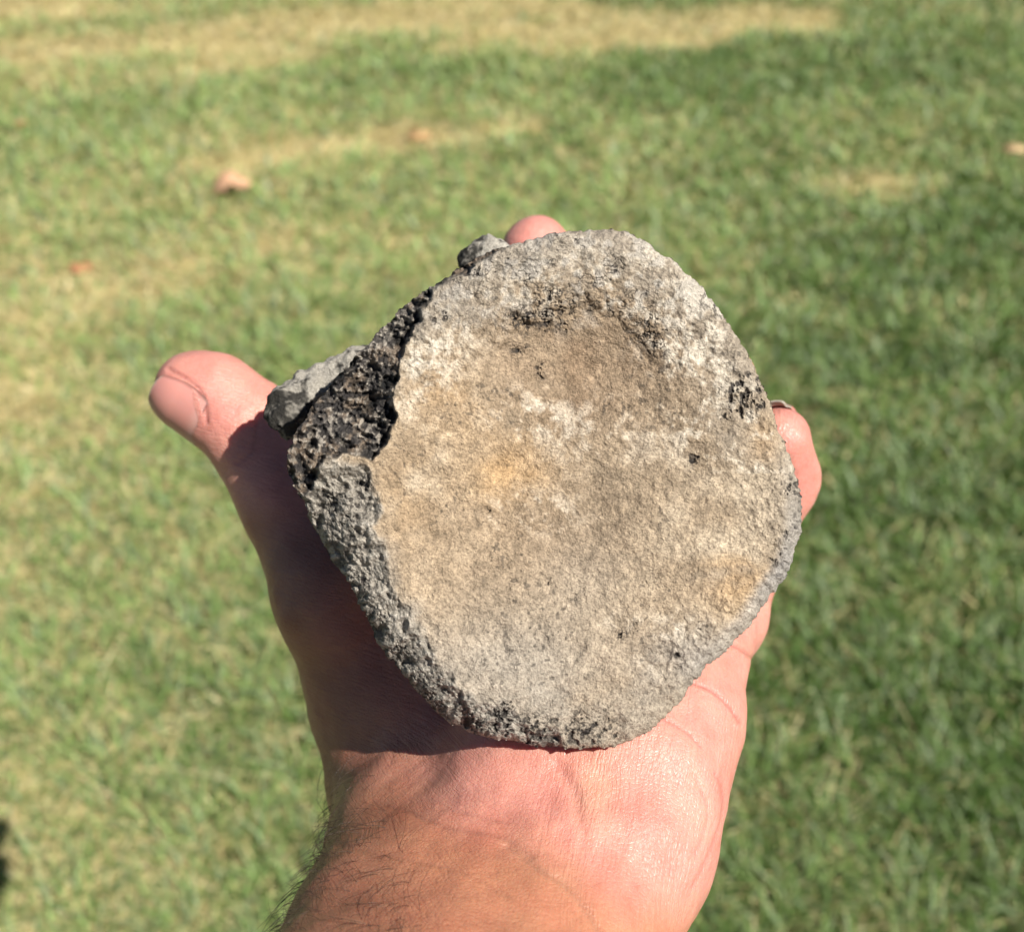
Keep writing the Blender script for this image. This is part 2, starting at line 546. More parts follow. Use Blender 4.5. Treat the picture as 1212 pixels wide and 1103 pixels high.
nt.links.new(c, bs.inputs['Base Color'])
bs.inputs['Roughness'].default_value = 0.85
bs.inputs['Specular IOR Level'].default_value = 0.25
b1 = N(nt, 'ShaderNodeBump', i_Strength=0.8, i_Distance=0.0009)
nt.links.new(nh.outputs['Fac'], b1.inputs['Height'])
b2 = N(nt, 'ShaderNodeBump', i_Strength=0.9, i_Distance=0.0006)
nt.links.new(ng.outputs['Fac'], b2.inputs['Height'])
nt.links.new(b1.outputs['Normal'], b2.inputs['Normal'])
nt.links.new(b2.outputs['Normal'], bs.inputs['Normal'])

OUT = [(600, 290), (640, 280), (680, 273), (738, 274), (768, 291), (800, 312), (830, 340), (855, 371), (875, 402), (892, 434), (906, 466),
       (918, 500), (931, 531), (941, 560), (948, 592), (948, 622), (942, 650), (932, 676), (915, 702), (893, 731), (868, 760), (840, 785),
       (815, 815), (792, 845), (770, 863), (740, 878), (700, 886), (660, 884), (620, 880), (580, 872), (545, 862), (515, 840), (492, 814),
       (470, 790), (450, 765), (437, 735), (421, 706), (404, 678), (384, 645), (364, 605), (346, 568), (340, 545), (346, 522), (364, 490),
       (385, 463), (410, 434), (440, 402), (470, 372), (502, 345), (540, 321), (570, 303)]
OUT = catmull(OUT, 6, True)
FRAC = catmull([(604, 294), (580, 306), (556, 317), (530, 332), (508, 352), (492, 385), (474, 428), (466, 470), (462, 503), (450, 532), (438, 548), (415, 541), (388, 546), (372, 560),
                (358, 588), (330, 600), (320, 540), (350, 480), (400, 420), (450, 370), (500, 325), (560, 285), (598, 275)], 4, True)
WALL = catmull([(430, 546), (440, 575), (446, 610), (455, 650), (472, 700), (500, 745), (535, 790), (575, 828), (620, 858), (660, 874),
                (640, 930), (480, 900), (330, 700), (300, 560), (360, 545)], 4, True)
D0 = 0.252                       # distance of the vertebra's face
CX, CY = 665.0, 580.0
MM = D0 / F                      # metres per photo pixel at the face

def stone_surface():
    na, nr = 1650, 420
    th = np.arange(na) / na * 2 * np.pi
    oa = np.unwrap(np.arctan2(OUT[:, 1] - CY, OUT[:, 0] - CX)); orad = np.hypot(OUT[:, 0] - CX, OUT[:, 1] - CY)
    o = np.argsort(np.mod(oa, 2 * np.pi)); am = np.mod(oa, 2 * np.pi)[o]; rm = orad[o]
    rad = np.interp(th, np.r_[am - 2 * np.pi, am, am + 2 * np.pi], np.r_[rm, rm, rm])
    cp = np.c_[np.cos(th) * 14, np.sin(th) * 14, np.zeros(na)]
    rad = rad + 2.2 * fbm(cp * 1.3, 3, 31) + 1.4 * fbm(cp * 5, 2, 32)
    s = np.linspace(0.004, 1, nr) ** 0.72
    X = CX + np.cos(th)[:, None] * rad[:, None] * s[None]
    Y = CY + np.sin(th)[:, None] * rad[:, None] * s[None]
    x, y = X.ravel(), Y.ravel()
    outl = np.c_[CX + np.cos(th) * rad, CY + np.sin(th) * rad][::4]
    d = dist_poly(x, y, outl)
    fd = dist_poly(x, y, FRAC); ins = inside(x, y, FRAC)
    P2 = np.c_[x, y, np.zeros(len(x))]
    wav = fbm(P2 / 26, 3, 51) * 7
    fsd = np.where(ins, -fd, fd) + wav * 0.7 + fbm(P2 / 7, 2, 52) * 2.0   # <0 in the broken flank
    frac = sstep(2.5, -2.5, fsd)
    ang = np.arctan2(y - CY, x - CX)                    # 0 right, + down
    def lobe(c_, w):
        q = np.abs((ang - math.radians(c_) + np.pi) % (2 * np.pi) - np.pi)
        return np.exp(-(q / math.radians(w)) ** 2)
    R = 16 + 14 * lobe(150, 38) + 12 * lobe(110, 30) + 20 * lobe(20, 28) + 10 * lobe(-80, 40) + 20 * lobe(175, 18)
    R = R * (1 + 0.25 * fbm(P2 / 60, 2, 61))
    t = np.clip(d / R, 0, 1)
    hgt = R * (1 - np.sqrt(np.maximum(1 - (1 - t) ** 2, 0))) * (0.60 + 0.25 * lobe(20, 30) + 0.25 * lobe(140, 50))
    wd_ = dist_poly(x, y, WALL); wi_ = inside(x, y, WALL)
    wsd = np.where(wi_, -wd_, wd_) + fbm(P2 / 30, 3, 63) * 9 + fbm(P2 / 9, 2, 64) * 2.5
    wall = sstep(5, -9, wsd)
    hgt += np.clip(-wsd, 0, 130) * 0.58 + wall * (5.5 * fbm(P2 / 24, 3, 65) + 3.2 * fbm(P2 / 9, 3, 66) + 1.6 * fbm(P2 / 4.5, 2, 67))
    # the dished face
    hgt += 30 * np.exp(-(((x - 660) / 185) ** 2 + ((y - 600) / 190) ** 2))
    ledge = [(586, 392), (606, 378), (632, 374), (660, 366), (690, 350), (722, 362), (748, 383), (776, 408), (800, 446), (806, 490)]
    ld = dist_poly(x, y, np.array(ledge, float), False)
    bas = np.array(ledge + [(790, 520), (720, 500), (660, 490), (600, 470), (575, 430)], float)
    bin_ = inside(x, y, bas)
    bsd = np.where(bin_, -1, 1) * dist_poly(x, y, bas) + fbm(P2 / 18, 3, 71) * 5
    up = sstep(470, 395, y)
    hgt += 8 * sstep(13, -20, bsd + 6 * fbm(P2 / 9, 2, 72)) * (0.25 + 0.75 * up)
    hgt += 17 * np.exp(-(((x - 690) / 85) ** 2 + ((y - 440) / 62) ** 2))
    # broad lumps and grain
    rimness = sstep(95, 20, d)
    rough = np.clip(0.25 + 0.9 * rimness * (0.5 + 0.6 * fbm(P2 / 70, 2, 81)), 0.15, 1.3)
    topr = sstep(420, 330, y)
    rough = np.maximum(rough, topr * 0.9)
    hgt += fbm(P2 / 85, 3, 91) * 3.5
    hgt += fbm(P2 / 22, 3, 92) * 2.1 * (0.5 + rough)
    hgt += fbm(P2 / 8, 2, 93) * 1.1 * (0.45 + rough)
    hgt += fbm(P2 / 4, 2, 94) * 0.40 * (0.6 + rough)
    # open pores: clusters on the rim and scattered on the face
    spots = [(880, 470, 26, 1.0), (860, 488, 14, .8), (898, 462, 14, 1), (655, 372, 26, .75), (618, 380, 16, .8), (770, 395, 34, .42), (738, 750, 8, 1.1), (750, 741, 7, 0.9), (822, 545, 8, 1),
             (686, 862, 16, 1.2), (640, 866, 22, 1.0), (590, 852, 22, 1.0), (560, 858, 22, .9), (700, 876, 40, .7), (615, 415, 12, .6), (640, 440, 9, .8),
             (408, 600, 22, .7), (430, 575, 14, 1.0), (395, 590, 18, .8), (470, 770, 14, .8), (445, 735, 12, .9), (938, 580, 14, .8), (935, 630, 12, .6),
             (560, 320, 26, .35), (600, 310, 26, .3), (655, 350, 12, .5), (578, 603, 4, .9), (648, 690, 4, .5),
             (690, 860, 14, 1.0), (800, 775, 4, .9), (830, 740, 14, .4), (920, 660, 14, .5), (430, 690, 20, .4), (510, 830, 20, .7), (520, 372, 14, .6)]
    pm = np.zeros(len(x))
    for sx, sy, sr, st in spots:
        pm = np.maximum(pm, st * np.exp(-((x - sx) ** 2 + (y - sy) ** 2) / (sr * sr)))
    warp = np.c_[fbm(P2 / 9, 2, 201), fbm(P2 / 9, 2, 202), np.zeros(len(x))] * 0.25
    wl = worley(P2 / 6.5 + warp, 101)
    wl2 = worley(P2 / 8.5 + warp + 7.3, 111)
    patchy = sstep(-0.1, 0.6, fbm(P2 / 45, 3, 121))
    general = np.clip(0.22 * rimness * patchy + 0.05 * topr * patchy, 0, 0.6)
    thr = 0.06 + 0.42 * np.clip(pm, 0, 1) + 0.26 * general
    pore = sstep(thr, thr - 0.13, wl) * (np.clip(pm * 1.3 + general * 1.2, 0, 1) > 0.07)
    thr2 = 0.05 + 0.34 * np.clip(pm, 0, 1)
    pore = np.maximum(pore, sstep(thr2, thr2 - 0.12, wl2) * (pm > 0.3))
    irr = fbm(P2 / 6.5 + 21, 3, 115)
    pore = pore * sstep(-0.25, 0.25, irr + 0.1)
    pore = np.maximum(pore, sstep(0.62 - 0.42 * np.clip(pm, 0, 1), 0.86 - 0.42 * np.clip(pm, 0, 1), irr) * sstep(0.08, 0.4, pm) * 0.9)
    hgt += pore * (1.6 + 2.4 * np.clip(pm + general, 0, 1))
    # thin dark cracks along the ledge and rim
    rid = 1 - np.minimum(np.abs(fbm(P2 / 10 + 3, 3, 131)), 0.8 * np.abs(fbm(P2 / 6.5 + 9, 2, 132)) + 0.03)
    crack = sstep(0.87, 0.95, rid) * np.clip(np.exp(-(ld / 14) ** 2) * 0.75 * sstep(460, 380, y) + topr * 0.85 * sstep(-0.1, 0.7, fbm(P2 / 22, 3, 133)) + pm * 0.8 + 0.5 * lobe(135, 45) * sstep(70, 20, d) + rimness * 0.25 * patchy, 0, 1)
    hgt += crack * 1.7
    # the broken flank at the upper left: falls away and is spongy
    fall = np.clip(-fsd, 0, 200)
    cells = worley(P2 / 10.5 + warp * 1.2, 141); cells2 = worley(P2 / 5.0, 151)
    holes = sstep(0.52, 0.22, worley(P2 / 20 + warp, 161)) * sstep(0.0, 0.6, fbm(P2 / 40, 2, 162) + 0.25)
    fr_h = 14 + 0.62 * fall + 6.0 * fbm(P2 / 30, 3, 171) + 3.0 * (cells - 0.5) + 2.0 * (cells2 - 0.45) + 7 * holes + 5.0 * fbm(P2 / 10, 3, 173) - 3.5 * fbm(P2 / 6.0 + 5, 2, 241) - 1.5 * fbm(P2 / 3.4 + 9, 2, 242)
    edge = np.exp(-((fsd + 5) / 5.5) ** 2)              # gap right at the lip
    fr_h += 10 * edge * sstep(-0.3, 0.4, fbm(P2 / 18, 2, 181) + 0.2)
    hgt = hgt * (1 - frac) + frac * (fr_h + hgt * 0.5)
    # ---- colour of the mineral
    big = fbm(P2 / 120, 3, 211); med = fbm(P2 / 38, 3, 212); sml = fbm(P2 / 12, 3, 213); fin = fbm(P2 / 4.5, 2, 214)
    tan_ = np.array([0.350, 0.274, 0.188]); grey = np.array([0.350, 0.318, 0.266]); och = np.array([0.420, 0.262, 0.118])
    pale = np.array([0.56, 0.50, 0.405]); cream = np.array([0.475, 0.395, 0.290]); brown = np.array([0.265, 0.188, 0.120])
    def gs(cx, cy, rx, ry): return np.exp(-(((x - cx) / rx) ** 2 + ((y - cy) / ry) ** 2))
    col = tan_[None] * (1 + 0.10 * big + 0.10 * med)[:, None]
    def blend(col, c_, m): return col * (1 - m[:, None]) + c_[None] * m[:, None]
    col = blend(col, brown, np.clip(0.95 * gs(695, 435, 105, 75) * (1 + 0.5 * med) + 0.35 * gs(640, 640, 100, 60), 0, 1))
    col = blend(col, grey, np.clip(sstep(80, 22, d + med * 24) * 0.8 * (0.55 + 0.4 * lobe(140, 60) + 0.3 * lobe(-100, 35)), 0, 1))
    col = blend(col, grey, np.clip(0.75 * gs(600, 790, 130, 60) + 0.3 * gs(690, 690, 60, 50), 0, 1))
    col = blend(col, och, np.clip(0.55 * gs(590, 560, 60, 55) * (1 + med) + 0.55 * gs(525, 480, 36, 40) * (1 + med) + 0.85 * gs(878, 690, 40, 44) * (1 + .6 * med) + 0.45 * gs(905, 520, 22, 40)
                                  + 0.25 * gs(480, 600, 50, 90), 0, 0.8))
    col = blend(col, cream, np.clip(0.75 * gs(500, 560, 60, 90) * (0.6 + med) + 0.7 * gs(900, 620, 40, 110) * (0.7 + med) + 0.5 * gs(830, 640, 90, 120) * (0.3 + med), 0, 0.85))
    pw = sstep(-0.35, 0.75, 0.7 * med + 0.7 * sml + 0.3 * fin)
    col = blend(col, pale, np.clip(pw * (0.55 * sstep(120, 40, d) * (y < 560) + 0.85 * gs(630, 605, 55, 22) + 0.75 * gs(620, 490, 45, 28) + 0.8 * gs(830, 400, 70, 80) + 0.7 * gs(840, 515, 60, 30) + 0.7 * gs(770, 340, 80, 40)
                                   + 0.6 * gs(700, 515, 60, 40) + 0.55 * gs(510, 430, 40, 70) + 0.7 * gs(800, 745, 35, 20) + 0.6 * gs(765, 790, 18, 12) + 0.7 * gs(735, 735, 22, 9) + 0.35 * gs(640, 340, 110, 40)), 0, 0.9))
    col = blend(col, np.array([0.345, 0.318, 0.270]) , np.clip(wall * 0.9, 0, 1))
    wc = fbm(P2 / 9, 3, 66) * 0.6 + fbm(P2 / 4.5, 2, 67) * 0.5
    col = blend(col, np.array([0.06, 0.055, 0.05]), wall * 0.65 * sstep(0.28, 0.70, wc + 0.35 * fbm(P2 / 40, 2, 68)))
    col = blend(col, np.array([0.46, 0.43, 0.37]), wall * 0.5 * sstep(0.2, 0.6, -wc))
    bluegrey = np.array([0.30, 0.295, 0.285])
    col = blend(col, bluegrey, np.clip(0.75 * sstep(26, 10, d) * lobe(22, 22) + 0.35 * topr * sstep(0.0, 0.5, sml) + 0.3 * gs(820, 780, 60, 30), 0, 0.9))
    col *= (1 + 0.16 * sml + 0.13 * fin)[:, None]
    dark = np.array([0.040, 0.035, 0.032])
    stain = np.clip(pore * 0.82 + crack * 0.9 + 0.42 * sstep(0.15, 0.6, sml + 0.4 * fin) * np.clip(pm, 0, 1) + 0.22 * topr * sstep(0.1, 0.6, fin + .5 * sml), 0, 0.97)
    fleck = sstep(0.74, 0.84, fbm(P2 / 5.5 + 40, 2, 221)) * (0.55 * sstep(-0.1, 0.5, fbm(P2 / 60, 2, 222)))
    stain = np.maximum(stain, fleck)
    col = blend(col, dark, stain)
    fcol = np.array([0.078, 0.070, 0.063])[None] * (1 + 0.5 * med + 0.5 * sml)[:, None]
    gr1 = fbm(P2 / 6.0 + 5, 2, 241); gr2 = fbm(P2 / 3.4 + 9, 2, 242)
    fcol = blend(fcol, np.array([0.19, 0.145, 0.105]), np.clip(0.8 * sstep(-0.1, 0.6, fbm(P2 / 30, 3, 231) + 0.5 * gr1), 0, 0.8))
    fcol = blend(fcol, np.array([0.42, 0.38, 0.32]), np.clip(0.62 * sstep(0.15, 0.75, 0.45 * gr1 + 0.75 * gr2 + 0.35 * fbm(P2 / 25, 2, 232)) + 0.5 * gs(480, 385, 22, 30) * (0.5 + sml), 0, 0.85))
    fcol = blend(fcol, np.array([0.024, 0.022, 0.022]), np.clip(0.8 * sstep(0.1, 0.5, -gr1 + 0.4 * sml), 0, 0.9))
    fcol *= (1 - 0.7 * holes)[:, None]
    col = col * (1 - frac[:, None]) + fcol * frac[:, None]
    col = np.clip(col * np.array([0.93, 0.925, 0.93]), 0.012, 0.72)
    dep = D0 + hgt * MM
    front = pix(CX + (x - CX), CY + (y - CY), D0)       # straight back from the face plane
    front[:, 2] = dep
    scale_ = np.clip((dep / D0), 1, 1.4)
    front[:, 0] *= scale_; front[:, 1] *= scale_        # keep its outline as it is seen
    front = front.reshape(na, nr, 3); col = col.reshape(na, nr, 3)
    # flanks behind the rim, waisted, to the far face
    nb = 46
    tb = np.linspace(0, 1, nb + 1)[1:]
    rim = front[:, -1]
    cen = pix(CX - 10, CY - 60, D0 + 0.03)
    cen[2] = 0
    flank = np.zeros((na, nb, 3)); fcolr = np.zeros((na, nb, 3))
    down = np.clip((rim[:, 1] * -1 - 0.0) / 0.055, 0, 1)       # lower parts pull in more
    L = 0.050
    for k, tt in enumerate(tb):
        waist = 0.10 * math.sin(math.pi * min(tt, 1)) + 0.05 * tt
        sc = 1 - waist - down * 0.46 * tt - 0.85 * sstep(0.80, 1.0, tt)
        p = rim.copy()
        p[:, :2] = cen[:2] + (rim[:, :2] - cen[:2]) * np.asarray(sc)[:, None]
        p[:, 2] = rim[:, 2] + (D0 + L - rim[:, 2]) * min(1, tt / 0.85) + 0.003 * max(0, tt - .85) / .15
        flank[:, k] = p
    Pf = flank.reshape(-1, 3)
    nz_ = fbm(Pf * 160, 3, 301)
    dirx = Pf[:, :2] - cen[:2]; dirx /= np.linalg.norm(dirx, axis=1)[:, None] + 1e-9
    amp = np.tile(np.clip(tb * 5, 0, 1), na)
    Pf[:, :2] -= dirx * ((0.0012 + nz_ * 0.0016) * amp)[:, None]
    flank = Pf.reshape(na, nb, 3)
    cc = np.array([0.33, 0.30, 0.25])[None] * (1 + 0.2 * fbm(Pf * 300, 3, 302))[:, None]
    cc = cc * (1 - 0.75 * sstep(0.2, 0.6, fbm(Pf * 120, 3, 303)))[:, None]
    fcolr = cc.reshape(na, nb, 3)
    allp = np.concatenate([front, flank], 1); allc = np.concatenate([col, fcolr], 1)
    n2 = nr + nb
    idx = np.arange(na * n2).reshape(na, n2)
    nx_ = np.roll(idx, -1, 0)
    Q = np.stack([idx[:, :-1].ravel(), idx[:, 1:].ravel(), nx_[:, 1:].ravel(), nx_[:, :-1].ravel()], 1)
    V = allp.reshape(-1, 3); C = allc.reshape(-1, 3)
    V = np.r_[V, [front[:, 0].mean(0)], [flank[:, -1].mean(0)]]
    C = np.r_[C, [col[:, 0].mean(0)], [fcolr[:, -1].mean(0)]]
    nV = len(V)
    T = np.r_[np.stack([np.full(na, nV - 2), idx[:, 0], nx_[:, 0]], 1), np.stack([np.full(na, nV - 1), nx_[:, -1], idx[:, -1]], 1)]
    por = np.zeros(nV)
    return V, Q, T, C, por

V, Q, T, C, por = stone_surface()
vertebra = mesh_obj('fossil_vertebra', cam2w(V), [Q, T], sm, colors=C, attrs={'porous': por})
tag(vertebra, 'rough grey and tan fossil vertebra with a dished round face resting in the open hand', 'fossil')
bpy.context.view_layer.update()

def bone_part(name, chain, k, seed, darkend, label=None, h=0.0006, rough=0.0009):
    pts = [(pix(a, b, d), r * d / F) for a, b, d, r in chain]
    lo = np.min([p - r for p, r in pts], 0) - 0.004; hi = np.max([p + r for p, r in pts], 0) + 0.004
    s = SDF(lo, hi, h)
    for (a, ra), (b, rb) in zip(pts[:-1], pts[1:]):
        s.cone(a, b, ra, rb, k)
    V, Q = s.mesh()
    V = smooth_mesh(V, Q, 4)
    n = vnormals(V, Q)
    dd = fbm(V * 130, 3, seed) * 1.2 + fbm(V * 420, 3, seed + 1) * 0.9 + 0.5 * darkend(V) * (worley(V * 700, seed + 2) - 0.5)
    V = V + n * (dd * rough)[:, None]
    a = fbm(V * 90, 3, seed + 3); b = fbm(V * 400, 3, seed + 4); e = fbm(V * 1100, 2, seed + 5)
    col = np.array([0.36, 0.335, 0.29])[None] * (1 + 0.12 * a + 0.2 * b)[:, None]
    m = sstep(0.1, 0.5, b + 0.4 * e + darkend(V))
    col = col * (1 - (0.90 - 0.45 * sstep(0.1, 0.5, fbm(V * 900, 2, seed + 7)))[:, None] * m[:, None])
    o = mesh_obj(name, cam2w(V), Q, sm, vertebra, colors=np.clip(col, 0.015, 0.7), attrs={'porous': np.zeros(len(V))})
    if label: o['label'] = label
    return o

def de_left(V):
    x, y = topix(V)
    return 1.9 * sstep(378, 338, x - 0.5 * (y - 470)) * sstep(445, 482, y) - 0.20  # left end coloured dark for the shade on its down-turned side
def de_top(V):
    x, y = topix(V)
    return 1.0 * sstep(584, 548, x - 0.5 * (y - 300)) + 0.0
bone_part('transverse_process', [(349, 489, 0.294, 30), (372, 466, 0.296, 28), (415, 447, 0.298, 29), (470, 440, 0.296, 40), (540, 430, 0.285, 55)], 0.002, 401, de_left)
bone_part('neural_arch', [(566, 309, 0.298, 20), (583, 301, 0.298, 19), (578, 350, 0.290, 34), (600, 400, 0.285, 50)], 0.003, 431, de_top)

# ------------------------------------------------------------------ the hand
skm, nt, bs = new_mat('skin')
at = N(nt, 'ShaderNodeAttribute', attribute_name='tint')
v1 = objco(nt, 1.0)
m1 = N(nt, 'ShaderNodeTexNoise', i_Scale=95.0, i_Detail=4.0, i_Roughness=0.6)
nt.links.new(v1, m1.inputs['Vector'])
c = mixc(nt, 0.85, at.outputs['Color'], ramp(nt, m1.outputs['Fac'], [(0.3, (0.88, 0.78, 0.76)), (0.5, (1, 1, 1)), (0.72, (1.08, 1.15, 1.12))]), 'MULTIPLY')
m2 = N(nt, 'ShaderNodeTexNoise', i_Scale=900.0, i_Detail=3.0)
nt.links.new(v1, m2.inputs['Vector'])
c = mixc(nt, 0.45, c, ramp(nt, m2.outputs['Fac'], [(0.3, (0.90, 0.84, 0.82)), (0.7, (1.06, 1.08, 1.08))]), 'MULTIPLY')
nt.links.new(c, bs.inputs['Base Color'])
bs.inputs['Roughness'].default_value = 0.41
bs.inputs['Specular IOR Level'].default_value = 0.5
bs.inputs['Subsurface Weight'].default_value = 0.45
bs.inputs['Subsurface Radius'].default_value = (1.0, 0.32, 0.18)
bs.inputs['Subsurface Scale'].default_value = 0.0045
vo = N(nt, 'ShaderNodeTexVoronoi', feature='DISTANCE_TO_EDGE', i_Scale=1050.0)
nd = N(nt, 'ShaderNodeTexNoise', i_Scale=260.0, i_Detail=2.0)
nt.links.new(v1, nd.inputs['Vector'])
va = N(nt, 'ShaderNodeVectorMath', operation='MULTIPLY_ADD')
va.inputs[1].default_value = (0.0016,) * 3
nt.links.new(nd.outputs['Color'], va.inputs[0]); nt.links.new(v1, va.inputs[2])
nt.links.new(va.outputs[0], vo.inputs['Vector'])
cr = ramp(nt, vo.outputs['Distance'], [(0.0, (0, 0, 0)), (0.16, (1, 1, 1))])
b1 = N(nt, 'ShaderNodeBump', i_Strength=0.30, i_Distance=0.00025)
nt.links.new(cr, b1.inputs['Height'])
# fine wrinkles: ridges of a noise stretched across the wrist and along the palm's outer edge
wp = N(nt, 'ShaderNodeTexNoise', i_Scale=60.0, i_Detail=2.0)
nt.links.new(v1, wp.inputs['Vector'])
wv = N(nt, 'ShaderNodeVectorMath', operation='MULTIPLY_ADD'); wv.inputs[1].default_value = (0.003,) * 3
nt.links.new(wp.outputs['Color'], wv.inputs[0]); nt.links.new(v1, wv.inputs[2])
def wrinkles(along, across, fa_, fc_, seed):
    cx = N(nt, 'ShaderNodeCombineXYZ')
    for k, (vec, f_) in enumerate(((along, fa_), (across, fc_))):
        d_ = N(nt, 'ShaderNodeVectorMath', operation='DOT_PRODUCT')
        d_.inputs[1].default_value = tuple(float(q * f_) for q in vec)
        nt.links.new(wv.outputs[0], d_.inputs[0]); nt.links.new(d_.outputs['Value'], cx.inputs[k])
    cx.inputs[2].default_value = seed
    n_ = N(nt, 'ShaderNodeTexNoise', i_Scale=1.0, i_Detail=3.0, i_Roughness=0.6)
    nt.links.new(cx.outputs[0], n_.inputs['Vector'])
    return ramp(nt, n_.outputs['Fac'], [(0.40, (1, 1, 1)), (0.485, (0.45, 0.45, 0.45)), (0.50, (0, 0, 0)), (0.515, (0.45, 0.45, 0.45)), (0.60, (1, 1, 1))])
th_ = math.radians(-14)
wa = wrinkles(R_AX * math.cos(th_) + U_AX * math.sin(th_), U_AX * math.cos(th_) - R_AX * math.sin(th_), 110, 800, 1.0)
th_ = math.radians(75)
wb = wrinkles(R_AX * math.cos(th_) + U_AX * math.sin(th_), U_AX * math.cos(th_) - R_AX * math.sin(th_), 110, 760, 5.0)
pa = N(nt, 'ShaderNodeAttribute', attribute_name='palm')
ww = mixc(nt, pa.outputs['Fac'], wa, wb)
b2 = N(nt, 'ShaderNodeBump', i_Strength=0.30, i_Distance=0.0005)
nt.links.new(ww, b2.inputs['Height'])
nt.links.new(b1.outputs['Normal'], b2.inputs['Normal'])
nt.links.new(b2.outputs['Normal'], bs.inputs['Normal'])

def C4(a):
    return pix(a[0], a[1], a[2]), a[3] * a[2] / F
def fa(px, py, d, r): return (px, py, d, r)

lo, hi = np.array([-0.115, -0.235, 0.005]), np.array([0.085, 0.095, 0.395])
hs = SDF(lo, hi, 0.00115)
def chain(pts, k=0.006):
    for a, b in zip(pts[:-1], pts[1:]):
        (p, ra), (q, rb) = C4(a), C4(b)
        hs.cone(p, q, ra, rb, k)
def cone3(p, q, ra, rb, k=0.008):
    hs.cone(np.array(p), np.array(q), ra, rb, k)

# forearm and wrist, leading back under the camera
chain([(515, 1005, 0.290, 108), (470, 1108, 0.262, 112)])
chain([(730, 1000, 0.268, 96), (675, 1108, 0.252, 104)])
chain([(620, 1000, 0.274, 112), (575, 1108, 0.258, 122)], 0.010)
chain([(470, 1108, 0.262, 112), (340, 1330, 0.215, 150)], 0.010)
chain([(675, 1108, 0.252, 104), (600, 1330, 0.210, 140)], 0.010)
chain([(575, 1108, 0.258, 122), (490, 1330, 0.215, 160)], 0.012)
eL, eR, eM = pix(340, 1330, 0.215), pix(600, 1330, 0.210), pix(490, 1330, 0.215)
cone3(eL, (-0.075, -0.205, 0.055), 0.0215, 0.030); cone3(eR, (-0.030, -0.205, 0.045), 0.0196, 0.030); cone3(eM, (-0.052, -0.205, 0.05), 0.023, 0.036)
# heel of the hand: thumb side, little-finger side, middle
chain([(515, 1005, 0.290, 108), (487, 930, 0.314, 92), (457, 825, 0.318, 87), (404, 705, 0.312, 75), (347, 592, 0.322, 60)])
chain([(730, 1000, 0.268, 96), (762, 905, 0.277, 97), (796, 850, 0.284, 78), (820, 785, 0.294, 58)])
chain([(620, 1000, 0.274, 112), (648, 912, 0.282, 105), (655, 800, 0.316, 95), (640, 690, 0.345, 80)], 0.012)
chain([(515, 1005, 0.290, 108), (575, 900, 0.307, 92), (560, 760, 0.325, 85), (505, 660, 0.348, 68)], 0.012)
chain([(730, 1000, 0.268, 96), (715, 900, 0.284, 98), (740, 800, 0.305, 80), (790, 720, 0.325, 60)], 0.012)
chain([(510, 930, 0.316, 80), (520, 830, 0.312, 80), (470, 740, 0.322, 70)], 0.012)
# thumb
chain([(347, 592, 0.322, 60), (291, 500, 0.326, 53), (252, 472, 0.326, 50), (229, 464, 0.326, 46.5)], 0.005)
# fingers: index, middle, ring hidden behind the fossil save for their ends
chain([(505, 660, 0.348, 55), (520, 540, 0.358, 48), (560, 440, 0.355, 42), (590, 390, 0.345, 38)], 0.004)
chain([(600, 640, 0.352, 56), (610, 500, 0.366, 48), (625, 385, 0.366, 43), (634, 297, 0.352, 40)], 0.004)
chain([(700, 650, 0.350, 55), (760, 540, 0.362, 46), (815, 480, 0.360, 40), (856, 450, 0.348, 38)], 0.004)
# little finger
chain([(820, 785, 0.294, 58), (857, 733, 0.312, 47), (888, 645, 0.325, 43), (925, 565, 0.320, 42), (922, 519, 0.310, 38)], 0.004)
HV, HQ = hs.mesh()
HV = smooth_mesh(HV, HQ, 9)
# one round of subdivision so creases hold
def subdivide(V, Q):
    E = np.concatenate([Q[:, [0, 1]], Q[:, [1, 2]], Q[:, [2, 3]], Q[:, [3, 0]]])
    Es = np.sort(E, 1)
    key = Es[:, 0].astype(np.int64) * len(V) + Es[:, 1]
    uq, inv = np.unique(key, return_inverse=True)
    em = (V[uq // len(V)] + V[uq % len(V)]) / 2
    fm = V[Q].mean(1)
    n = len(Q); o1 = len(V); o2 = o1 + len(uq)
    e = inv.reshape(4, n) + o1
    f = np.arange(n) + o2
    Qn = np.concatenate([np.stack([Q[:, i], e[i], f, e[i - 1]], 1) for i in range(4)])
    return np.r_[V, em, fm], Qn
hx, hy = topix(HV)
HV, HQ = subdivide(HV, HQ)
HV = smooth_mesh(HV, HQ, 3)
hn = vnormals(HV, HQ)
hx, hy = topix(HV)
view = HV / np.linalg.norm(HV, axis=1)[:, None]
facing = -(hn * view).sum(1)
fm_ = sstep(-0.05, 0.25, facing)
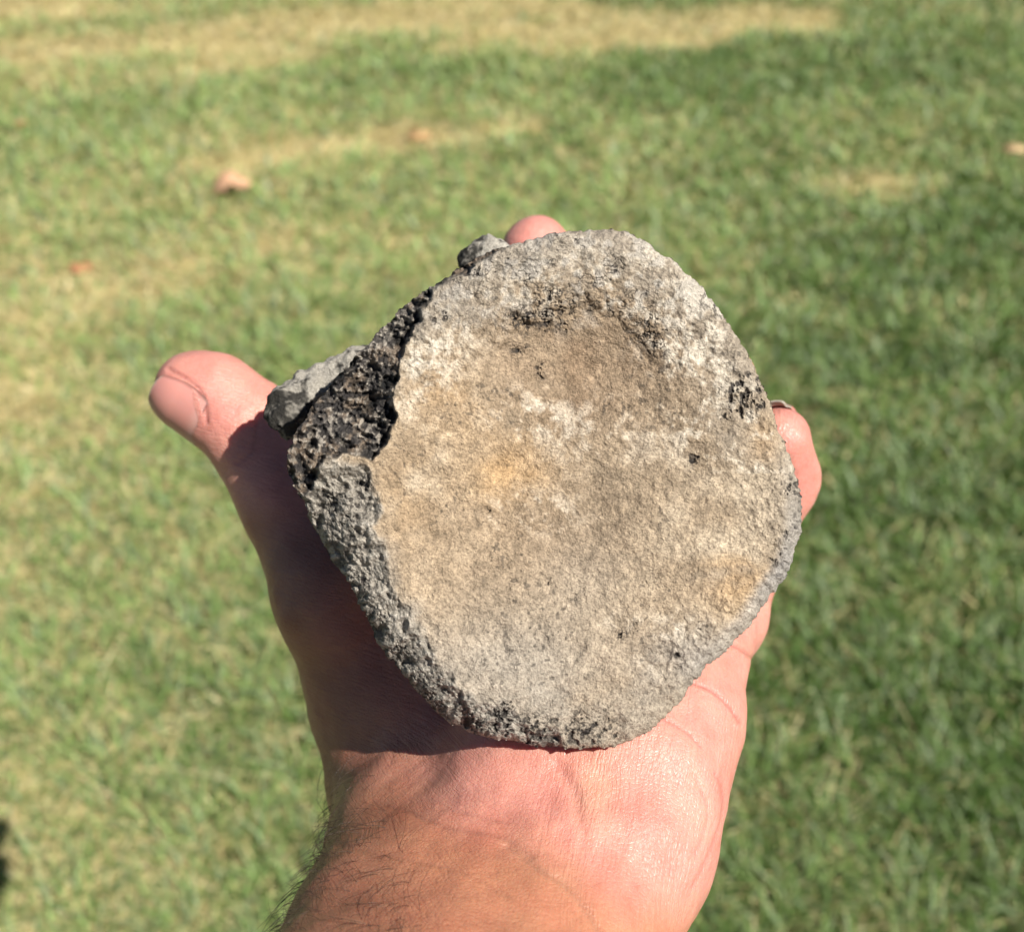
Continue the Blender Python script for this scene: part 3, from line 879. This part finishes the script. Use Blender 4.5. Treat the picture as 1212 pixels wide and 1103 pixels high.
creases = [   # pixel line on the skin, half width, depth in m, colour strength
    ([(440, 948), (484, 962), (525, 976), (563, 982), (598, 991), (630, 1014)], 4.5, 0.00045, 0.35),
    ([(600, 999), (640, 1030), (672, 1049), (703, 1087), (716, 1115)], 5.5, 0.0006, 0.35),
    ([(520, 955), (560, 962), (600, 972)], 3.5, 0.0003, 0.25),
    ([(400, 1000), (470, 1012), (540, 1030), (600, 1060)], 4.5, 0.0003, 0.2),
    ([(819, 806), (843, 816), (864, 835), (876, 855)], 3.0, 0.0006, 0.8),
    ([(780, 846), (811, 863), (830, 882)], 3.0, 0.0004, 0.6),
    ([(846, 915), (855, 937), (853, 971), (839, 1009), (818, 1049)], 3.2, 0.00045, 0.5),
    ([(822, 918), (836, 953), (833, 984), (822, 1010)], 3.2, 0.0003, 0.35),
    ([(862, 762), (874, 768), (888, 778)], 3.0, 0.0009, 0.9),
    ([(660, 905), (680, 940), (690, 1000)], 9, 0.0005, 0.1),
    ([(199, 436), (216, 445), (231, 457), (240, 474), (244, 500)], 3.0, 0.0008, 0.7),
    ([(305, 500), (300, 530), (282, 548)], 4, 0.0004, 0.3),
]
for pl, wd, dp, cs in creases:
    d = dist_poly(hx, hy, catmull(pl, 4), False)
    m = np.exp(-(d / (wd * 0.8)) ** 2) * 0.8
    HV -= hn * (m * dp * fm_)[:, None]
# soft unevenness of flesh, tendons at the wrist
low = fbm(HV * 45, 3, 501)
HV += hn * (low * 0.0007 + fbm(HV * 170, 2, 502) * 0.00015)[:, None]
for pl, wd, dp in [([(640, 1030), (600, 1160)], 30, 0.0006), ([(570, 1010), (500, 1160)], 28, 0.0003), ([(640, 975), (680, 985)], 30, 0.0012)]:
    d = dist_poly(hx, hy, np.array(pl, float), False)
    HV += hn * (np.exp(-(d / wd) ** 2) * dp * fm_)[:, None]
# colour: pink palm, browner wrist and back of the hand, red finger ends
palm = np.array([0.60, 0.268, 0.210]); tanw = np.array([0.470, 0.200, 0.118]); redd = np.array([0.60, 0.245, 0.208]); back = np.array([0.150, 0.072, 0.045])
# palm side is towards the viewer above the wrist crease
wl_ = (hy - (955 + (hx - 480) * 0.42)) + 22 * fbm(HV * 60, 3, 511)
pm_ = sstep(40, -70, wl_) * sstep(-0.25, 0.25, facing)
side_ = sstep(470, 590, hx + 0.25 * (hy - 800))
tan_shade = sstep(510, 395, hx) * sstep(560, 660, hy) * 0.85  # tanned thumb side, browned further to deepen the shadow there
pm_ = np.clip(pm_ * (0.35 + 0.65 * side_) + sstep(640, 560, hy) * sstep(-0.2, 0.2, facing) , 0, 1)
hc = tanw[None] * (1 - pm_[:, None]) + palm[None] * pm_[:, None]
bk = np.clip(sstep(0.05, -0.4, facing) * (1 - sstep(560, 500, hy) * 0.6) + tan_shade, 0, 1.2)
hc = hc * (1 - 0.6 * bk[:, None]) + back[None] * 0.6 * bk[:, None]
tips = np.clip(np.exp(-(((hx - 225) / 60) ** 2 + ((hy - 470) / 60) ** 2)) + np.exp(-(((hx - 634) / 60) ** 2 + ((hy - 290) / 50) ** 2))
               + np.exp(-(((hx - 945) / 40) ** 2 + ((hy - 560) / 90) ** 2)) + 0.5 * sstep(0.1, 0.7, fbm(HV * 55, 3, 521)) * pm_, 0, 1) * 0.65
hc = hc * (1 - tips[:, None]) + redd[None] * tips[:, None]
yel = np.array([0.60, 0.36, 0.22])
ym = 0.40 * np.exp(-(((hx - 705) / 28) ** 2 + ((hy - 930) / 50) ** 2)) + 0.16 * np.exp(-(dist_poly(hx, hy, np.array([(600, 999), (640, 1030), (672, 1049), (703, 1087)], float), False) / 9) ** 2)
hc = hc * (1 - ym[:, None]) + yel[None] * ym[:, None]
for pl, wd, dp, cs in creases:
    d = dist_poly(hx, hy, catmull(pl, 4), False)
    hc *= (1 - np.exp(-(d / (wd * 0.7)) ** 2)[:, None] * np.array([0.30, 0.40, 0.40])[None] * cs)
hc *= (1 + 0.06 * fbm(HV * 130, 3, 531))[:, None]
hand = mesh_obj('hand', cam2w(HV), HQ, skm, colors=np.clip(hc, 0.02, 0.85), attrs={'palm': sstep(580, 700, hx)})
tag(hand, 'bare left hand and wrist held palm up, thumb stretched out, carrying the fossil', 'hand')
bpy.context.view_layer.update()

# nails
nm, nt, bs = new_mat('nail')
at = N(nt, 'ShaderNodeAttribute', attribute_name='tint')
nt.links.new(at.outputs['Color'], bs.inputs['Base Color'])
bs.inputs['Roughness'].default_value = 0.30
bs.inputs['Subsurface Weight'].default_value = 0.2
bs.inputs['Subsurface Radius'].default_value = (1, 0.4, 0.25)
bs.inputs['Subsurface Scale'].default_value = 0.002

def nail(name, base, tip, r, nrm, v0, v1, half, over, wide=1.0, bulge=1.04, taper=0.0, pull=0.14):
    """a thin curved plate lying on the end of a finger; v runs along the finger from base to tip"""
    base, tip = np.array(base), np.array(tip)
    ax = tip - base; L = np.linalg.norm(ax); ax /= L
    n = np.array(nrm, float); n -= (n @ ax) * ax; n /= np.linalg.norm(n)
    b = np.cross(ax, n)
    nu, nv = 21, 25
    us = np.linspace(-1, 1, nu); vs = np.linspace(0, 1, nv)
    U, Vv = np.meshgrid(us, vs, indexing='ij')
    cut = 1 - 0.16 * U ** 2 * (1 - Vv)                 # rounded root
    corner = np.abs(U) ** 4
    vv = v0 + (v1 - v0) * (Vv * (1 - 0.10 * corner) + (1 - Vv) * pull * np.abs(U) ** 2.2)
    phi = U * half * (0.90 + 0.10 * np.sin(np.pi * np.clip(Vv, 0, 1)))
    beyond = np.clip(vv - 1, 0, None) * L
    rr = np.where(beyond > 0, np.sqrt(np.maximum(r * r - np.minimum(beyond, r * 0.9) ** 2, 0)) * 0.72 + r * 0.28, r * (1 + taper * np.clip(1 - vv, 0, 1))) * bulge
    P = base + ax * (vv * L)[..., None] + (np.cos(phi) * rr)[..., None] * n + (np.sin(phi) * rr * wide)[..., None] * b
    P = P.reshape(-1, 3)
    idx = np.arange(nu * nv).reshape(nu, nv)
    Qd = np.stack([idx[:-1, :-1].ravel(), idx[1:, :-1].ravel(), idx[1:, 1:].ravel(), idx[:-1, 1:].ravel()], 1)
    nn = vnormals(P, Qd)
    cen = base + ax * ((P - base) @ ax)[:, None]
    if ((nn * (P - cen)).sum(1)).mean() < 0: nn = -nn; Qd = Qd[:, ::-1]
    m = len(P)
    P2 = np.r_[P + nn * 0.00025, P - nn * 0.00045]
    ed = np.r_[idx[0, :], idx[1:, -1], idx[-1, -2::-1], idx[-2:0:-1, 0]]; en = np.roll(ed, -1)
    Qa = np.r_[Qd, Qd[:, ::-1] + m, np.stack([ed, ed + m, en + m, en], 1)]
    free = sstep(1 - over, 1 - over * 0.6, Vv.ravel())[:, None]
    lun = sstep(0.22, 0.10, Vv.ravel())[:, None]
    col = np.array([0.56, 0.250, 0.212])[None] * (1 - free) + np.array([0.30, 0.26, 0.21])[None] * free
    col = col * (1 - 0.4 * lun) + np.array([0.60, 0.37, 0.32])[None] * 0.4 * lun
    return mesh_obj(name, cam2w(P2), Qa, nm, hand, colors=np.r_[col, col])

tb_, tt_ = pix(291, 500, 0.326), pix(229, 464, 0.326)
r_t = 47.5 * 0.326 / F
nail('thumbnail', tb_, tt_, r_t, np.array([-0.41, -0.71, -0.57]), 0.50, 1.50, 1.15, 0.03, bulge=1.03, taper=0.17, pull=0.03)
pb_, pt_ = pix(925, 565, 0.320), pix(922, 519, 0.310)
nail('fingernail', pb_, pt_, 39 * 0.312 / F, np.array([0.15, 0.2, 0.95]), 0.3, 1.60, 0.72, 0.10, bulge=0.945)
mb_, mt_ = pix(625, 385, 0.366), pix(634, 297, 0.352)
nail('fingernail', mb_, mt_, 40 * 0.354 / F, np.array([0.0, 0.2, 1.0]), 0.50, 1.16, 0.95, 0.08, bulge=1.02)

# fine dark hairs on the wrist
hm, nt, bs = new_mat('body_hair')
bs.inputs['Base Color'].default_value = (0.045, 0.028, 0.018, 1)
bs.inputs['Roughness'].default_value = 0.4
cand = np.where((hx > 330) & (hx < 520) & (hy > 890) & (hy < 1160) & (facing > -0.45) & (hx < 470 - 0.0 * hy + 0.35 * (hy - 980)))[0]
wgt = np.exp(-np.clip(facing[cand] - 0.15, 0, None) * 2.4) * (0.35 + sstep(920, 1000, hy[cand]))
pick = rng.choice(cand, 560, replace=False, p=wgt / wgt.sum())
HVs, HQs = [], []
off = 0
for i in pick:
    p0 = HV[i]; n_ = hn[i]
    L = rng.uniform(0.004, 0.012)
    tang = np.array([-0.15, -0.6, -0.1]) + rng.normal(0, 0.5, 3)
    tang -= (tang @ n_) * n_; tang /= np.linalg.norm(tang)
    sde = np.cross(n_, tang) * rng.normal(0, 0.55)
    pts = [p0 - n_ * 0.0005]
    for q in (0.25, 0.5, 0.75, 1.0):
        pts.append(p0 + n_ * L * (0.55 * q - 0.28 * q * q) + tang * L * q * 0.9 + sde * L * q * q)
    tv, tq = tube(np.array(pts), np.array([1, 0.95, 0.8, 0.55, 0.15]) * rng.uniform(0.00003, 0.00006), 3)
    HVs.append(tv); HQs.append(tq + off); off += len(tv)
hair = mesh_obj('arm_hair', cam2w(np.concatenate(HVs)), np.concatenate(HQs), hm, hand)
hair['kind'] = 'stuff'
